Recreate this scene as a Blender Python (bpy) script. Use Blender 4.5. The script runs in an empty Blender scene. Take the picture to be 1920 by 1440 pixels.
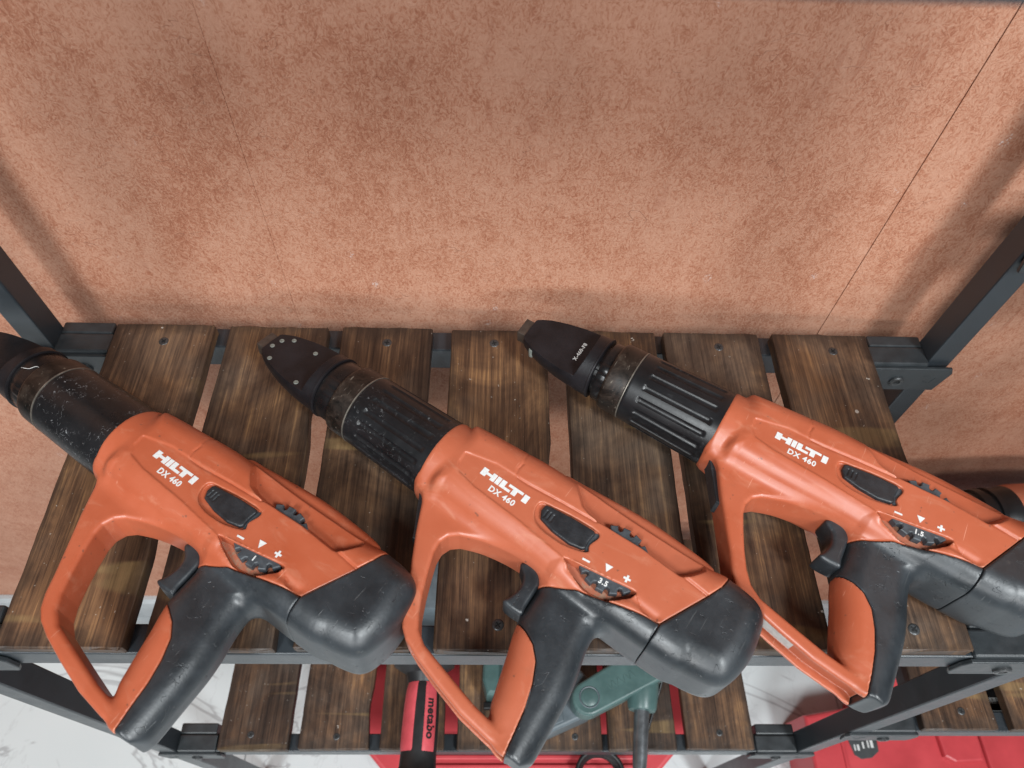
import bpy, bmesh, math, random
import numpy as np
from mathutils import Matrix, Vector

random.seed(7)
S = bpy.context.scene
COL = S.collection
R = math.radians

# ------------------------------------------------------------------ camera
def camera_matrix(pitch, roll, yaw, loc):
    cy, sy = math.cos(yaw), math.sin(yaw)
    f = Vector((sy*math.cos(pitch), cy*math.cos(pitch), -math.sin(pitch)))
    r = Vector((cy, -sy, 0)); u = r.cross(f)
    r2 = r*math.cos(roll) + u*math.sin(roll); u2 = r2.cross(f)
    m = Matrix(((r2.x, u2.x, -f.x, loc[0]), (r2.y, u2.y, -f.y, loc[1]), (r2.z, u2.z, -f.z, loc[2]), (0, 0, 0, 1)))
    return m
cam_d = bpy.data.cameras.new('camera'); cam = bpy.data.objects.new('camera', cam_d); COL.objects.link(cam)
cam.matrix_world = camera_matrix(R(55.8889), R(3.2955), R(2.9327), (0, 0, 0.54))
cam_d.sensor_width = 36; cam_d.lens = 25.29; cam_d.clip_start = 0.01; cam_d.clip_end = 50
cam_d.dof.use_dof = True; cam_d.dof.focus_distance = 0.60; cam_d.dof.aperture_fstop = 9.0
S.camera = cam

# ------------------------------------------------------------------ light
W = bpy.data.worlds.new('World'); S.world = W; W.use_nodes = True
W.node_tree.nodes['Background'].inputs[0].default_value = (0.86, 0.94, 1.0, 1)
W.node_tree.nodes['Background'].inputs[1].default_value = 0.07
def area(name, loc, target, sx, sy, power, col=(1.0, 0.965, 0.92)):
    d = bpy.data.lights.new(name, 'AREA'); d.shape = 'RECTANGLE'; d.size = sx; d.size_y = sy
    d.energy = power; d.color = col
    o = bpy.data.objects.new(name, d); COL.objects.link(o); o.location = loc
    o.rotation_euler = (Vector(target)-Vector(loc)).to_track_quat('-Z', 'Y').to_euler()
    return o
area('ceiling_lamp', (1.00, -0.95, 1.70), (0.15, 0.2, 0), 0.30, 0.60, 66, (0.93, 0.98, 1.0))
area('ceiling_lamp', (-0.80, -1.15, 1.70), (-0.1, 0.2, 0), 0.30, 0.60, 46, (0.93, 0.98, 1.0))
area('ceiling_lamp', (1.3, -3.0, 1.65), (0.2, 0.45, 0.1), 2.0, 0.5, 80, (0.97, 0.99, 1.0))
area('ceiling_lamp', (-1.4, -3.0, 1.65), (-0.1, 0.45, 0.1), 2.0, 0.5, 80, (0.97, 0.99, 1.0))
S.view_settings.view_transform = 'Standard'; S.view_settings.look = 'None'
S.view_settings.exposure = -0.42; S.view_settings.gamma = 1.0; S.view_settings.use_curve_mapping = False
S.render.engine = 'CYCLES'
S.cycles.use_denoising = True
S.cycles.max_bounces = 8

# ------------------------------------------------------------------ node helpers
def new_mat(name):
    m = bpy.data.materials.new(name); m.use_nodes = True
    nt = m.node_tree; b = nt.nodes['Principled BSDF']
    return m, nt, b
class G:
    """small node-graph builder"""
    def __init__(s, nt): s.nt = nt
    def n(s, t, **kw):
        x = s.nt.nodes.new(t)
        for k, v in kw.items(): setattr(x, k, v)
        return x
    def link(s, a, b): s.nt.links.new(a, b)
    def setin(s, node, i, v):
        if hasattr(v, 'is_output') or isinstance(v, bpy.types.NodeSocket): s.link(v, node.inputs[i])
        else: node.inputs[i].default_value = v
    def coord(s, kind='Object', scale=(1, 1, 1), rnd=0.0, rot=(0, 0, 0)):
        tc = s.n('ShaderNodeTexCoord'); mp = s.n('ShaderNodeMapping')
        mp.inputs['Scale'].default_value = scale; mp.inputs['Rotation'].default_value = rot
        s.link(tc.outputs[kind], mp.inputs['Vector'])
        if rnd:
            oi = s.n('ShaderNodeObjectInfo')
            c = s.n('ShaderNodeCombineXYZ')
            for i, k in enumerate((1.0, 1.7, 0.6)):
                mm = s.math('MULTIPLY', oi.outputs['Random'], rnd*k); s.link(mm, c.inputs[i])
            s.link(c.outputs[0], mp.inputs['Location'])
        return mp.outputs[0]
    def noise(s, vec, scale, detail=3, rough=0.55, dist=0.0):
        x = s.n('ShaderNodeTexNoise'); s.link(vec, x.inputs['Vector'])
        x.inputs['Scale'].default_value = scale; x.inputs['Detail'].default_value = detail
        x.inputs['Roughness'].default_value = rough; x.inputs['Distortion'].default_value = dist
        return x.outputs['Fac']
    def voro(s, vec, scale, feature='F1', rand=1.0):
        x = s.n('ShaderNodeTexVoronoi'); x.feature = feature
        s.link(vec, x.inputs['Vector']); x.inputs['Scale'].default_value = scale
        x.inputs['Randomness'].default_value = rand
        return x.outputs['Distance']
    def ramp(s, fac, stops):
        x = s.n('ShaderNodeValToRGB'); e = x.color_ramp.elements
        while len(e) < len(stops): e.new(0.5)
        for el, (p, c) in zip(e, stops):
            el.position = p; el.color = c if len(c) == 4 else (*c, 1)
        s.link(fac, x.inputs[0]); return x.outputs[0]
    def step(s, fac, lo, hi):
        x = s.n('ShaderNodeMapRange'); x.inputs[1].default_value = lo; x.inputs[2].default_value = hi
        x.interpolation_type = 'SMOOTHSTEP'
        s.link(fac, x.inputs[0]); return x.outputs[0]
    def math(s, op, a, b=0.0, c=0.0, clamp=False):
        x = s.n('ShaderNodeMath'); x.operation = op; x.use_clamp = clamp
        for i, v in enumerate((a, b, c)): s.setin(x, i, v)
        return x.outputs[0]
    def mix(s, fac, a, b, mode='MIX'):
        x = s.n('ShaderNodeMixRGB'); x.blend_type = mode
        for i, v in enumerate((fac, a, b)):
            if isinstance(v, tuple) and len(v) == 3: v = (*v, 1)
            s.setin(x, i, v)
        return x.outputs[0]
    def bump(s, h, strength, dist, bsdf):
        x = s.n('ShaderNodeBump'); x.inputs['Strength'].default_value = strength
        x.inputs['Distance'].default_value = dist; s.link(h, x.inputs['Height'])
        s.link(x.outputs[0], bsdf.inputs['Normal'])
def sock(b, name, v, g):
    if isinstance(v, bpy.types.NodeSocket): g.link(v, b.inputs[name])
    elif isinstance(v, tuple): b.inputs[name].default_value = (*v, 1) if len(v) == 3 else v
    else: b.inputs[name].default_value = v
M = {}
def simple(name, col, rough=0.5, metal=0.0, var=0.25, scale=60, bump=0.0, bscale=400, spec=0.5):
    m, nt, b = new_mat(name); g = G(nt); v = g.coord(rnd=3.0)
    f = g.noise(v, scale, 4, 0.6)
    dark = tuple(c*(1-var) for c in col); light = tuple(min(1, c*(1+var)) for c in col)
    sock(b, 'Base Color', g.ramp(f, [(0.3, dark), (0.7, light)]), g)
    sock(b, 'Roughness', g.ramp(f, [(0.3, (rough*0.85,)*3), (0.7, (min(1, rough*1.15),)*3)]), g)
    b.inputs['Metallic'].default_value = metal
    b.inputs['Specular IOR Level'].default_value = spec
    if bump: g.bump(g.noise(v, bscale, 3, 0.6), bump, 0.001, b)
    M[name] = m; return m

def scratches(g, v, n=2, scale=(900, 26, 200), lo=0.70, hi=0.76):
    """short thin marks running several ways"""
    out = None
    for k in range(n):
        mp = g.n('ShaderNodeMapping'); mp.inputs['Rotation'].default_value = (0.3*k, 0.2*k, 0.9+1.3*k)
        mp.inputs['Location'].default_value = (3.1*k, 1.7*k, 0.3)
        mp.inputs['Scale'].default_value = scale
        g.link(v, mp.inputs[0])
        f = g.noise(mp.outputs[0], 1.0, 2, 0.5)
        s_ = g.step(f, lo, hi)
        out = s_ if out is None else g.math('MAXIMUM', out, s_)
    return out

def hairs(g, v, scale=170, width=0.012, mscale=120, lo=0.56, hi=0.62):
    """thin curling hairline marks"""
    a = g.math('ABSOLUTE', g.math('SUBTRACT', g.noise(v, scale, 1, 0.5, 0.6), 0.5))
    ln = g.step(a, width, width*0.3)
    return g.math('MULTIPLY', ln, g.step(g.noise(v, mscale, 1, 0.5), lo, hi))

# ---- orange plastic
def mk_orange():
    m, nt, b = new_mat('orange_plastic'); g = G(nt); v = g.coord(rnd=2.0)
    big = g.noise(v, 22, 4, 0.6); fine = g.noise(v, 420, 3, 0.6)
    c = g.ramp(big, [(0.3, (0.355, 0.073, 0.029)), (0.7, (0.415, 0.099, 0.045))])
    oc = g.n('ShaderNodeObjectInfo'); sep = g.n('ShaderNodeSeparateColor'); g.link(oc.outputs['Color'], sep.inputs[0])
    fade = sep.outputs[0]
    c = g.mix(g.math('MULTIPLY', fade, g.math('ADD', 0.35, g.math('MULTIPLY', g.noise(v, 14, 3, 0.6), 0.9))), c, (0.46, 0.155, 0.088))
    sc = scratches(g, v, 3, (700, 30, 120), 0.73, 0.79)
    c = g.mix(g.math('MULTIPLY', sc, 0.35), c, (0.80, 0.42, 0.30))
    sp = g.step(g.noise(v, 260, 1, 0.4), 0.745, 0.79)
    c = g.mix(g.math('MULTIPLY', sp, 0.6), c, (0.10, 0.05, 0.035))
    grime = g.step(g.noise(v, 60, 5, 0.7), 0.60, 0.78)
    c = g.mix(g.math('MULTIPLY', grime, 0.22), c, (0.22, 0.09, 0.05))
    geo = g.n('ShaderNodeNewGeometry')
    rub = g.math('MULTIPLY', g.step(geo.outputs['Pointiness'], 0.515, 0.56), g.step(g.noise(v, 85, 4, 0.7), 0.38, 0.62))
    c = g.mix(g.math('MULTIPLY', rub, 0.45), c, (0.66, 0.30, 0.19))
    smear = g.step(g.noise(g.coord(scale=(1, 2.4, 1), rnd=4.0), 30, 5, 0.72, 0.8), 0.53, 0.72)
    c = g.mix(g.math('MULTIPLY', smear, 0.20), c, (0.56, 0.27, 0.17))
    sock(b, 'Base Color', c, g)
    r = g.math('ADD', g.math('MULTIPLY', big, 0.26), g.math('ADD', 0.24, g.math('ADD', g.math('MULTIPLY', smear, 0.12), g.math('MULTIPLY', fade, 0.10))))
    sock(b, 'Roughness', g.math('ADD', r, g.math('MULTIPLY', sc, 0.1)), g)
    b.inputs['Specular IOR Level'].default_value = 0.62
    g.bump(g.math('ADD', g.math('MULTIPLY', fine, 0.35), sc), 0.10, 0.0004, b)
    M['orange'] = m
mk_orange()
# ---- black rubber of grip and end cap
def mk_rubber():
    m, nt, b = new_mat('black_rubber'); g = G(nt); v = g.coord(rnd=2.0)
    big = g.noise(v, 34, 5, 0.65)
    c = g.ramp(big, [(0.3, (0.010, 0.0125, 0.015)), (0.72, (0.027, 0.033, 0.039))])
    sc = scratches(g, v, 3, (620, 36, 160), 0.72, 0.78)
    c = g.mix(g.math('MULTIPLY', sc, 0.25), c, (0.16, 0.17, 0.17))
    dust = g.step(g.noise(v, 130, 4, 0.7), 0.62, 0.78)
    c = g.mix(g.math('MULTIPLY', dust, 0.25), c, (0.11, 0.10, 0.09))
    sock(b, 'Base Color', c, g)
    sock(b, 'Roughness', g.ramp(big, [(0.3, (0.33,)*3), (0.7, (0.47,)*3)]), g)
    b.inputs['Specular IOR Level'].default_value = 0.66
    gouge = g.step(g.noise(v, 95, 5, 0.75, 1.2), 0.62, 0.70)
    mask = g.step(g.noise(v, 26, 2, 0.5), 0.50, 0.60)
    h = g.math('SUBTRACT', g.math('MULTIPLY', g.noise(v, 520, 3, 0.6), 0.12), g.math('MULTIPLY', gouge, mask))
    cut = hairs(g, v, 120, 0.010, 90, 0.56, 0.62)
    h = g.math('SUBTRACT', h, g.math('MULTIPLY', cut, 0.8))
    g.bump(g.math('SUBTRACT', h, g.math('MULTIPLY', sc, 0.25)), 0.55, 0.0012, b)
    M['rubber'] = m
mk_rubber()
# ---- scuffed black sleeve plastic
def mk_sleeve(key, amount, lo, hi):
    m, nt, b = new_mat(key+'_black_plastic'); g = G(nt); v = g.coord(rnd=2.0)
    big = g.noise(v, 28, 4, 0.65)
    c = g.ramp(big, [(0.3, (0.005, 0.005, 0.0055)), (0.72, (0.013, 0.013, 0.0145))])
    sc = g.math('MAXIMUM', hairs(g, v, 230, 0.0085, 190, 0.55, 0.60), hairs(g, g.coord(rnd=5.0, rot=(0.5, 0.3, 0.9)), 190, 0.008, 210, 0.56, 0.61))
    area_m = g.step(g.noise(v, 24, 2, 0.5), lo, hi)
    sc = g.math('MULTIPLY', sc, area_m)
    c = g.mix(g.math('MULTIPLY', sc, amount), c, (0.34, 0.35, 0.36))
    sp = g.step(g.noise(v, 420, 1, 0.4), 0.80, 0.83)
    c = g.mix(g.math('MULTIPLY', sp, 0.6), c, (0.34, 0.33, 0.31))
    sock(b, 'Base Color', c, g)
    sock(b, 'Roughness', g.math('ADD', g.ramp(big, [(0.3, (0.26,)*3), (0.7, (0.38,)*3)]), g.math('MULTIPLY', sc, 0.2)), g)
    b.inputs['Specular IOR Level'].default_value = 0.36
    g.bump(g.math('ADD', g.math('MULTIPLY', g.noise(v, 300, 4, 0.7), 0.3), sc), 0.22, 0.0006, b)
    M[key] = m
mk_sleeve('sleeve', 0.28, 0.44, 0.66); mk_sleeve('sleeve_scratched', 0.6, 0.32, 0.50)
# ---- worn brown-black metal collar
def mk_collar():
    m, nt, b = new_mat('worn_brown_metal'); g = G(nt); v = g.coord(rnd=2.0)
    big = g.noise(v, 70, 5, 0.7, 0.8)
    c = g.ramp(big, [(0.38, (0.008, 0.007, 0.006)), (0.54, (0.026, 0.018, 0.014)), (0.74, (0.070, 0.055, 0.042))])
    sc = scratches(g, v, 3, (520, 60, 300), 0.70, 0.75)
    c = g.mix(g.math('MULTIPLY', sc, 0.6), c, (0.25, 0.22, 0.18))
    sock(b, 'Base Color', c, g)
    b.inputs['Metallic'].default_value = 0.35
    sock(b, 'Roughness', g.ramp(big, [(0.3, (0.30,)*3), (0.7, (0.52,)*3)]), g)
    g.bump(big, 0.15, 0.0006, b)
    M['collar'] = m
mk_collar()
simple('nose_metal', (0.009, 0.008, 0.0095), 0.42, 0.0, 0.4, 45, 0.10, 500, 0.34)
simple('neck_metal', (0.008, 0.0075, 0.008), 0.30, 0.0, 0.4, 60, 0.06, 500, 0.4)
simple('tip_steel', (0.075, 0.058, 0.048), 0.45, 0.55, 0.3, 160, 0.1, 600)
simple('bright_edge', (0.20, 0.18, 0.155), 0.40, 0.6, 0.3, 200)
simple('rivet_grey', (0.19, 0.205, 0.185), 0.45, 0.4, 0.25, 300)
simple('button_plastic', (0.016, 0.018, 0.021), 0.42, 0.0, 0.35, 120, 0.25, 700)
simple('dial_plastic', (0.042, 0.050, 0.058), 0.5, 0.0, 0.3, 200, 0.1, 800)
simple('white_print', (0.60, 0.61, 0.60), 0.6, 0.0, 0.10, 700)
def mk_ring():
    m, nt, b = new_mat('grimy_orange'); g = G(nt); v = g.coord(rnd=2.0)
    f = g.step(g.noise(v, 110, 5, 0.75), 0.46, 0.62)
    sock(b, 'Base Color', g.mix(g.math('MULTIPLY', f, 0.7), (0.36, 0.105, 0.055), (0.26, 0.20, 0.14)), g); b.inputs['Roughness'].default_value = 0.75
    M['dusty_ring'] = m
mk_ring()
simple('label_paper', (0.42, 0.40, 0.38), 0.45, 0.0, 0.2, 150)
simple('frame_black', (0.021, 0.026, 0.031), 0.34, 0.0, 0.12, 40, 0.22, 1300)
simple('bracket_black', (0.024, 0.028, 0.031), 0.40, 0.0, 0.2, 80, 0.12, 800)
simple('screw_black', (0.060, 0.062, 0.064), 0.36, 0.5, 0.25, 300)
simple('recess_shade_black', (0.004, 0.004, 0.004), 0.8, 0.0, 0.1)  # near-black that stands in for the shade inside recesses
simple('case_red', (0.50, 0.055, 0.065), 0.36, 0.0, 0.12, 14, 0.05, 300)
simple('grip_red', (0.52, 0.070, 0.085), 0.45, 0.0, 0.15, 60, 0.08, 300)
simple('tool_green', (0.055, 0.104, 0.100), 0.40, 0.0, 0.15, 50, 0.06, 400)
simple('tool_grey', (0.085, 0.105, 0.118), 0.45, 0.0, 0.2, 50, 0.06, 400)
simple('rod_steel', (0.17, 0.18, 0.19), 0.34, 0.7, 0.25, 90)
simple('cable_black', (0.012, 0.012, 0.013), 0.45, 0.0, 0.2)
simple('skirting_grey', (0.42, 0.44, 0.45), 0.40, 0.1, 0.12, 20)
simple('plate_dark', (0.045, 0.050, 0.052), 0.5, 0.0, 0.15)

# ---- stained wood slats
def mk_wood():
    m, nt, b = new_mat('stained_wood'); g = G(nt)
    v1 = g.coord(scale=(150, 4.2, 40), rnd=9.0); v2 = g.coord(scale=(46, 2.6, 20), rnd=5.0); v3 = g.coord(scale=(10, 7, 10), rnd=7.0)
    v4 = g.coord(scale=(1, 1, 1), rnd=4.0); v5 = g.coord(scale=(420, 9, 80), rnd=6.0)
    fine = g.noise(v1, 1.0, 6, 0.72, 0.9); mid = g.noise(v2, 1.0, 5, 0.65, 1.8); patch = g.noise(v3, 1.0, 5, 0.66, 0.8)
    hair = g.noise(v5, 1.0, 4, 0.75)
    t = g.math('ADD', g.math('MULTIPLY', fine, 0.55), g.math('MULTIPLY', mid, 0.45))
    t = g.math('ADD', t, g.math('MULTIPLY', g.math('SUBTRACT', patch, 0.5), 1.15))
    t = g.math('ADD', t, g.math('MULTIPLY', g.math('SUBTRACT', hair, 0.5), 0.75))
    c = g.ramp(t, [(0.26, (0.016, 0.0082, 0.0050)), (0.45, (0.056, 0.029, 0.0160)), (0.63, (0.128, 0.067, 0.033)), (0.88, (0.345, 0.190, 0.078))])
    oi_ = g.n('ShaderNodeObjectInfo')
    c = g.mix(1.0, c, g.ramp(oi_.outputs['Random'], [(0.0, (0.62, 0.60, 0.60)), (0.5, (1.0, 0.98, 0.95)), (1.0, (1.38, 1.30, 1.18))]), 'MULTIPLY')
    # greyer areas and crosswise rubbed bands
    grey = g.step(g.noise(v4, 9.0, 3, 0.6), 0.46, 0.66)
    c = g.mix(g.math('MULTIPLY', grey, 0.42), c, g.ramp(t, [(0.3, (0.034, 0.028, 0.024)), (0.85, (0.150, 0.126, 0.102))]))
    band = g.step(g.noise(g.coord(scale=(3.5, 26, 5), rnd=8.0), 1.0, 2, 0.5, 0.5), 0.61, 0.66)
    c = g.mix(g.math('MULTIPLY', band, 0.6), c, g.ramp(fine, [(0.3, (0.10, 0.062, 0.026)), (0.7, (0.30, 0.195, 0.085))]))
    # darker torched edges and ends, uneven
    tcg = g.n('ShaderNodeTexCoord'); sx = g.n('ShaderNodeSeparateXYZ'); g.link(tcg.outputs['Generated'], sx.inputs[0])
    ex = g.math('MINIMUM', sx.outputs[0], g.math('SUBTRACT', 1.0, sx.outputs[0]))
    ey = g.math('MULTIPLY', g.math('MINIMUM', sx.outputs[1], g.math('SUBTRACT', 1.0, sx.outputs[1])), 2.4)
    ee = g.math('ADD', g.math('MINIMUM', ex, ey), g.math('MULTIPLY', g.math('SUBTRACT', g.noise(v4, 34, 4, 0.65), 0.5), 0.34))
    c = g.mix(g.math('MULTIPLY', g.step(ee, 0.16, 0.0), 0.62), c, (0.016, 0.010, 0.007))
    # dried paint flecks
    fl = g.math('LESS_THAN', g.voro(v4, 30.0), 0.055)
    fl = g.math('MULTIPLY', fl, g.step(g.noise(v4, 420, 2, 0.6), 0.47, 0.56))
    fl2 = g.step(g.noise(v4, 420, 1, 0.4), 0.775, 0.80)
    fl = g.math('MAXIMUM', fl, g.math('MULTIPLY', fl2, 0.6))
    c = g.mix(g.math('MULTIPLY', fl, 0.75), c, (0.50, 0.47, 0.42))
    crack = g.step(g.noise(g.coord(scale=(60, 1.6, 10), rnd=3.0), 1.0, 3, 0.7, 0.4), 0.715, 0.735)
    c = g.mix(g.math('MULTIPLY', crack, 0.8), c, (0.008, 0.006, 0.005))
    sock(b, 'Base Color', c, g)
    sock(b, 'Roughness', g.ramp(t, [(0.3, (0.44,)*3), (0.8, (0.62,)*3)]), g)
    h = g.math('SUBTRACT', g.math('ADD', g.math('MULTIPLY', fine, 0.8), g.math('MULTIPLY', hair, 0.5)), g.math('MULTIPLY', crack, 1.5))
    g.bump(h, 0.42, 0.0011, b)
    M['wood'] = m
mk_wood()
# ---- mottled terracotta wall covering
def mk_wall():
    m, nt, b = new_mat('terracotta_wallpaper'); g = G(nt)
    v = g.coord(scale=(1, 1, 1))
    vf = g.coord(scale=(1.25, 1, 0.85))
    warp = g.n('ShaderNodeTexNoise'); warp.inputs['Scale'].default_value = 90; g.link(v, warp.inputs['Vector'])
    addv = g.n('ShaderNodeMixRGB'); addv.blend_type = 'ADD'; addv.inputs[0].default_value = 0.012
    g.link(vf, addv.inputs[1]); g.link(warp.outputs['Color'], addv.inputs[2])
    f1 = g.noise(addv.outputs[0], 430, 3, 0.60, 0.5)
    f2 = g.noise(addv.outputs[0], 75, 6, 0.70)
    big = g.noise(v, 9, 4, 0.6, 0.5)
    t = g.math('ADD', g.math('MULTIPLY', f1, 0.66), g.math('MULTIPLY', f2, 0.34))
    t = g.math('ADD', t, g.math('MULTIPLY', g.math('SUBTRACT', big, 0.5), 0.30))
    c = g.ramp(t, [(0.36, (0.315, 0.118, 0.066)), (0.455, (0.395, 0.172, 0.103)), (0.53, (0.455, 0.226, 0.146)), (0.66, (0.500, 0.266, 0.180))])
    # smeared trowel-like marks
    out = None
    for k, ry in enumerate((0.5, -0.7, 1.35)):
        vv = g.coord(scale=(55, 1, 9), rot=(0, ry, 0))
        f = g.noise(vv, 1.0, 2, 0.5, 0.3)
        s_ = g.step(f, 0.70, 0.735)
        out = s_ if out is None else g.math('MAXIMUM', out, s_)
    out = g.math('MULTIPLY', out, g.step(g.noise(v, 13, 2, 0.5), 0.47, 0.57))
    c = g.mix(g.math('MULTIPLY', out, 0.30), c, (0.300, 0.103, 0.056))
    fl = g.step(g.voro(addv.outputs[0], 19.0), 0.13, 0.02)
    fl = g.math('MULTIPLY', fl, g.step(g.noise(v, 520, 2, 0.7), 0.55, 0.62))
    c = g.mix(g.math('MULTIPLY', fl, 0.7), c, (0.72, 0.68, 0.66))
    cr_ = g.step(g.math('ABSOLUTE', g.math('SUBTRACT', g.noise(g.coord(scale=(1, 1, 1.6), rot=(0, 0.5, 0)), 16, 3, 0.6, 0.4), 0.5)), 0.0050, 0.0010)
    cr_ = g.math('MULTIPLY', cr_, g.step(g.noise(v, 24, 2, 0.5), 0.54, 0.62))
    c = g.mix(g.math('MULTIPLY', cr_, 0.38), c, (0.25, 0.095, 0.055))
    sock(b, 'Base Color', c, g); b.inputs['Roughness'].default_value = 0.62
    b.inputs['Specular IOR Level'].default_value = 0.35
    h = g.math('ADD', g.math('MULTIPLY', f1, 1.0), g.math('MULTIPLY', out, -0.4))
    g.bump(g.math('SUBTRACT', h, g.math('MULTIPLY', cr_, 0.6)), 0.45, 0.0013, b)
    M['wall'] = m
mk_wall()
# ---- white marble tile
def mk_floor():
    m, nt, b = new_mat('white_marble_tile'); g = G(nt); v = g.coord()
    n1 = g.noise(v, 1.5, 6, 0.60, 1.2); n2 = g.noise(v, 3.5, 5, 0.6, 1.0)
    vein = g.math('ABSOLUTE', g.math('SUBTRACT', n1, 0.5)); vein2 = g.math('ABSOLUTE', g.math('SUBTRACT', n2, 0.5))
    c = g.ramp(g.noise(v, 2.0, 3), [(0.3, (0.56, 0.61, 0.62)), (0.7, (0.64, 0.685, 0.69))])
    k = g.math('MULTIPLY', g.step(vein, 0.010, 0.0), 0.70)
    k2 = g.math('MULTIPLY', g.step(vein2, 0.008, 0.0), 0.18)
    c = g.mix(g.math('MAXIMUM', k, k2), c, (0.30, 0.31, 0.32))
    sock(b, 'Base Color', c, g); b.inputs['Roughness'].default_value = 0.22
    M['floor'] = m
mk_floor()

# ------------------------------------------------------------------ mesh helpers
def link(o, parent=None):
    COL.objects.link(o)
    if parent is not None: o.parent = parent
    return o
def mesh_np(name, V, F, mat, smooth=False):
    V = np.asarray(V, np.float32); me = bpy.data.meshes.new(name)
    if isinstance(F, np.ndarray):
        n, k = F.shape
        me.vertices.add(len(V)); me.vertices.foreach_set('co', V.ravel())
        me.loops.add(n*k); me.loops.foreach_set('vertex_index', F.astype(np.int32).ravel())
        me.polygons.add(n); me.polygons.foreach_set('loop_start', np.arange(0, n*k, k, dtype=np.int32))
        try: me.polygons.foreach_set('loop_total', np.full(n, k, np.int32))
        except Exception: pass
        me.update(calc_edges=True)
    else:
        me.from_pydata(V.tolist(), [], F); me.update()
    if mat is not None: me.materials.append(mat)
    if smooth: me.polygons.foreach_set('use_smooth', np.ones(len(me.polygons), bool))
    me.validate()
    return me
def obj(name, me, parent=None, loc=(0, 0, 0), rot=(0, 0, 0)):
    o = bpy.data.objects.new(name, me); o.location = loc; o.rotation_euler = rot
    return link(o, parent)
def from_bm(name, bm, mat, smooth=False):
    bmesh.ops.recalc_face_normals(bm, faces=bm.faces[:])
    me = bpy.data.meshes.new(name); bm.to_mesh(me); bm.free()
    if mat is not None: me.materials.append(mat)
    if smooth: me.polygons.foreach_set('use_smooth', np.ones(len(me.polygons), bool))
    return me
def box_me(name, lo, hi, mat, bev=0.0, seg=2):
    bm = bmesh.new()
    r = bmesh.ops.create_cube(bm, size=1.0)
    for v in bm.verts:
        v.co = Vector([(lo[i]+hi[i])/2 + v.co[i]*(hi[i]-lo[i]) for i in range(3)])
    if bev: bmesh.ops.bevel(bm, geom=bm.edges[:], offset=bev, segments=seg, affect='EDGES', profile=0.5)
    return from_bm(name, bm, mat)
def prism_me(name, pts, z0, z1, mat, bev=0.0, axis='z', seg=2, smooth=False):
    """extrude a polygon; axis z: pts=(x,y); axis y: pts=(x,z) extruded in y; axis x: pts=(y,z)"""
    bm = bmesh.new()
    def P(p, t):
        return (p[0], p[1], t) if axis == 'z' else ((p[0], t, p[1]) if axis == 'y' else (t, p[0], p[1]))
    a = [bm.verts.new(P(p, z0)) for p in pts]; c = [bm.verts.new(P(p, z1)) for p in pts]
    bm.faces.new(a); bm.faces.new(c[::-1])
    n = len(pts)
    for i in range(n): bm.faces.new((a[i], a[(i+1) % n], c[(i+1) % n], c[i]))
    bmesh.ops.recalc_face_normals(bm, faces=bm.faces[:])
    if bev:
        es = [e for e in bm.edges if e.verts[0] in a and e.verts[1] in a or e.verts[0] in c and e.verts[1] in c]
        bmesh.ops.bevel(bm, geom=es, offset=bev, segments=seg, affect='EDGES', profile=0.5)
    return from_bm(name, bm, mat, smooth)
def tube_me(name, pts, rad, mat, nseg=14, caps=True):
    pts = [Vector(p) for p in pts]; V = []; F = []
    up = Vector((0.13, 0.31, 0.94)).normalized()
    rr = rad if isinstance(rad, (list, tuple)) else [rad]*len(pts)
    for i, p in enumerate(pts):
        d = (pts[min(i+1, len(pts)-1)]-pts[max(i-1, 0)]).normalized()
        s = d.cross(up).normalized(); t = s.cross(d)
        for k in range(nseg):
            a = 2*math.pi*k/nseg
            V.append(p + s*math.cos(a)*rr[i] + t*math.sin(a)*rr[i])
    n = len(pts)
    for i in range(n-1):
        for k in range(nseg):
            F.append((i*nseg+k, i*nseg+(k+1) % nseg, (i+1)*nseg+(k+1) % nseg, (i+1)*nseg+k))
    if caps:
        F.append(tuple(range(nseg-1, -1, -1))); F.append(tuple(range((n-1)*nseg, n*nseg)))
    me = mesh_np(name, [tuple(v) for v in V], F, mat, True)
    return me
def lathe_me(name, prof, mat, nseg=96, rfun=None, clamp=None, cap=True):
    """prof: list of (x, r) along +x. rfun(x,theta,r)->r. clamp(x)->max |z|"""
    V = []; F = []
    for x, r in prof:
        for k in range(nseg):
            th = 2*math.pi*k/nseg
            q = rfun(x, th, r) if rfun else r
            y = q*math.cos(th); z = q*math.sin(th)
            if clamp:
                m = clamp(x); z = max(-m, min(m, z))
            V.append((x, y, z))
    n = len(prof)
    for i in range(n-1):
        for k in range(nseg):
            F.append((i*nseg+k, (i+1)*nseg+k, (i+1)*nseg+(k+1) % nseg, i*nseg+(k+1) % nseg))
    if cap:
        F.append(tuple(range(nseg))); F.append(tuple(range(n*nseg-1, (n-1)*nseg-1, -1)))
    me = mesh_np(name, V, F, mat, True)
    me.set_sharp_from_angle(angle=R(38))
    return me
def text_me(name, body, height, mat, bold=0.0, extrude=0.00012, align='LEFT', space=1.0, shear=0.0):
    """text as mesh, cap height = height, lying in xy"""
    cu = bpy.data.curves.new(name, 'FONT'); cu.body = body; cu.size = 1.0; cu.align_x = align
    cu.offset = bold; cu.extrude = 0.001; cu.space_character = space; cu.shear = shear; cu.resolution_u = 4
    o = bpy.data.objects.new(name, cu); COL.objects.link(o)
    dg = bpy.context.evaluated_depsgraph_get(); dg.update()
    me = bpy.data.meshes.new_from_object(o.evaluated_get(dg))
    bpy.data.objects.remove(o); bpy.data.curves.remove(cu)
    k = height/0.70
    for v in me.vertices: v.co = Vector((v.co.x*k, v.co.y*k, extrude if v.co.z > 0 else -extrude))
    me.materials.clear(); me.materials.append(mat); me.name = name
    return me
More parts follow.
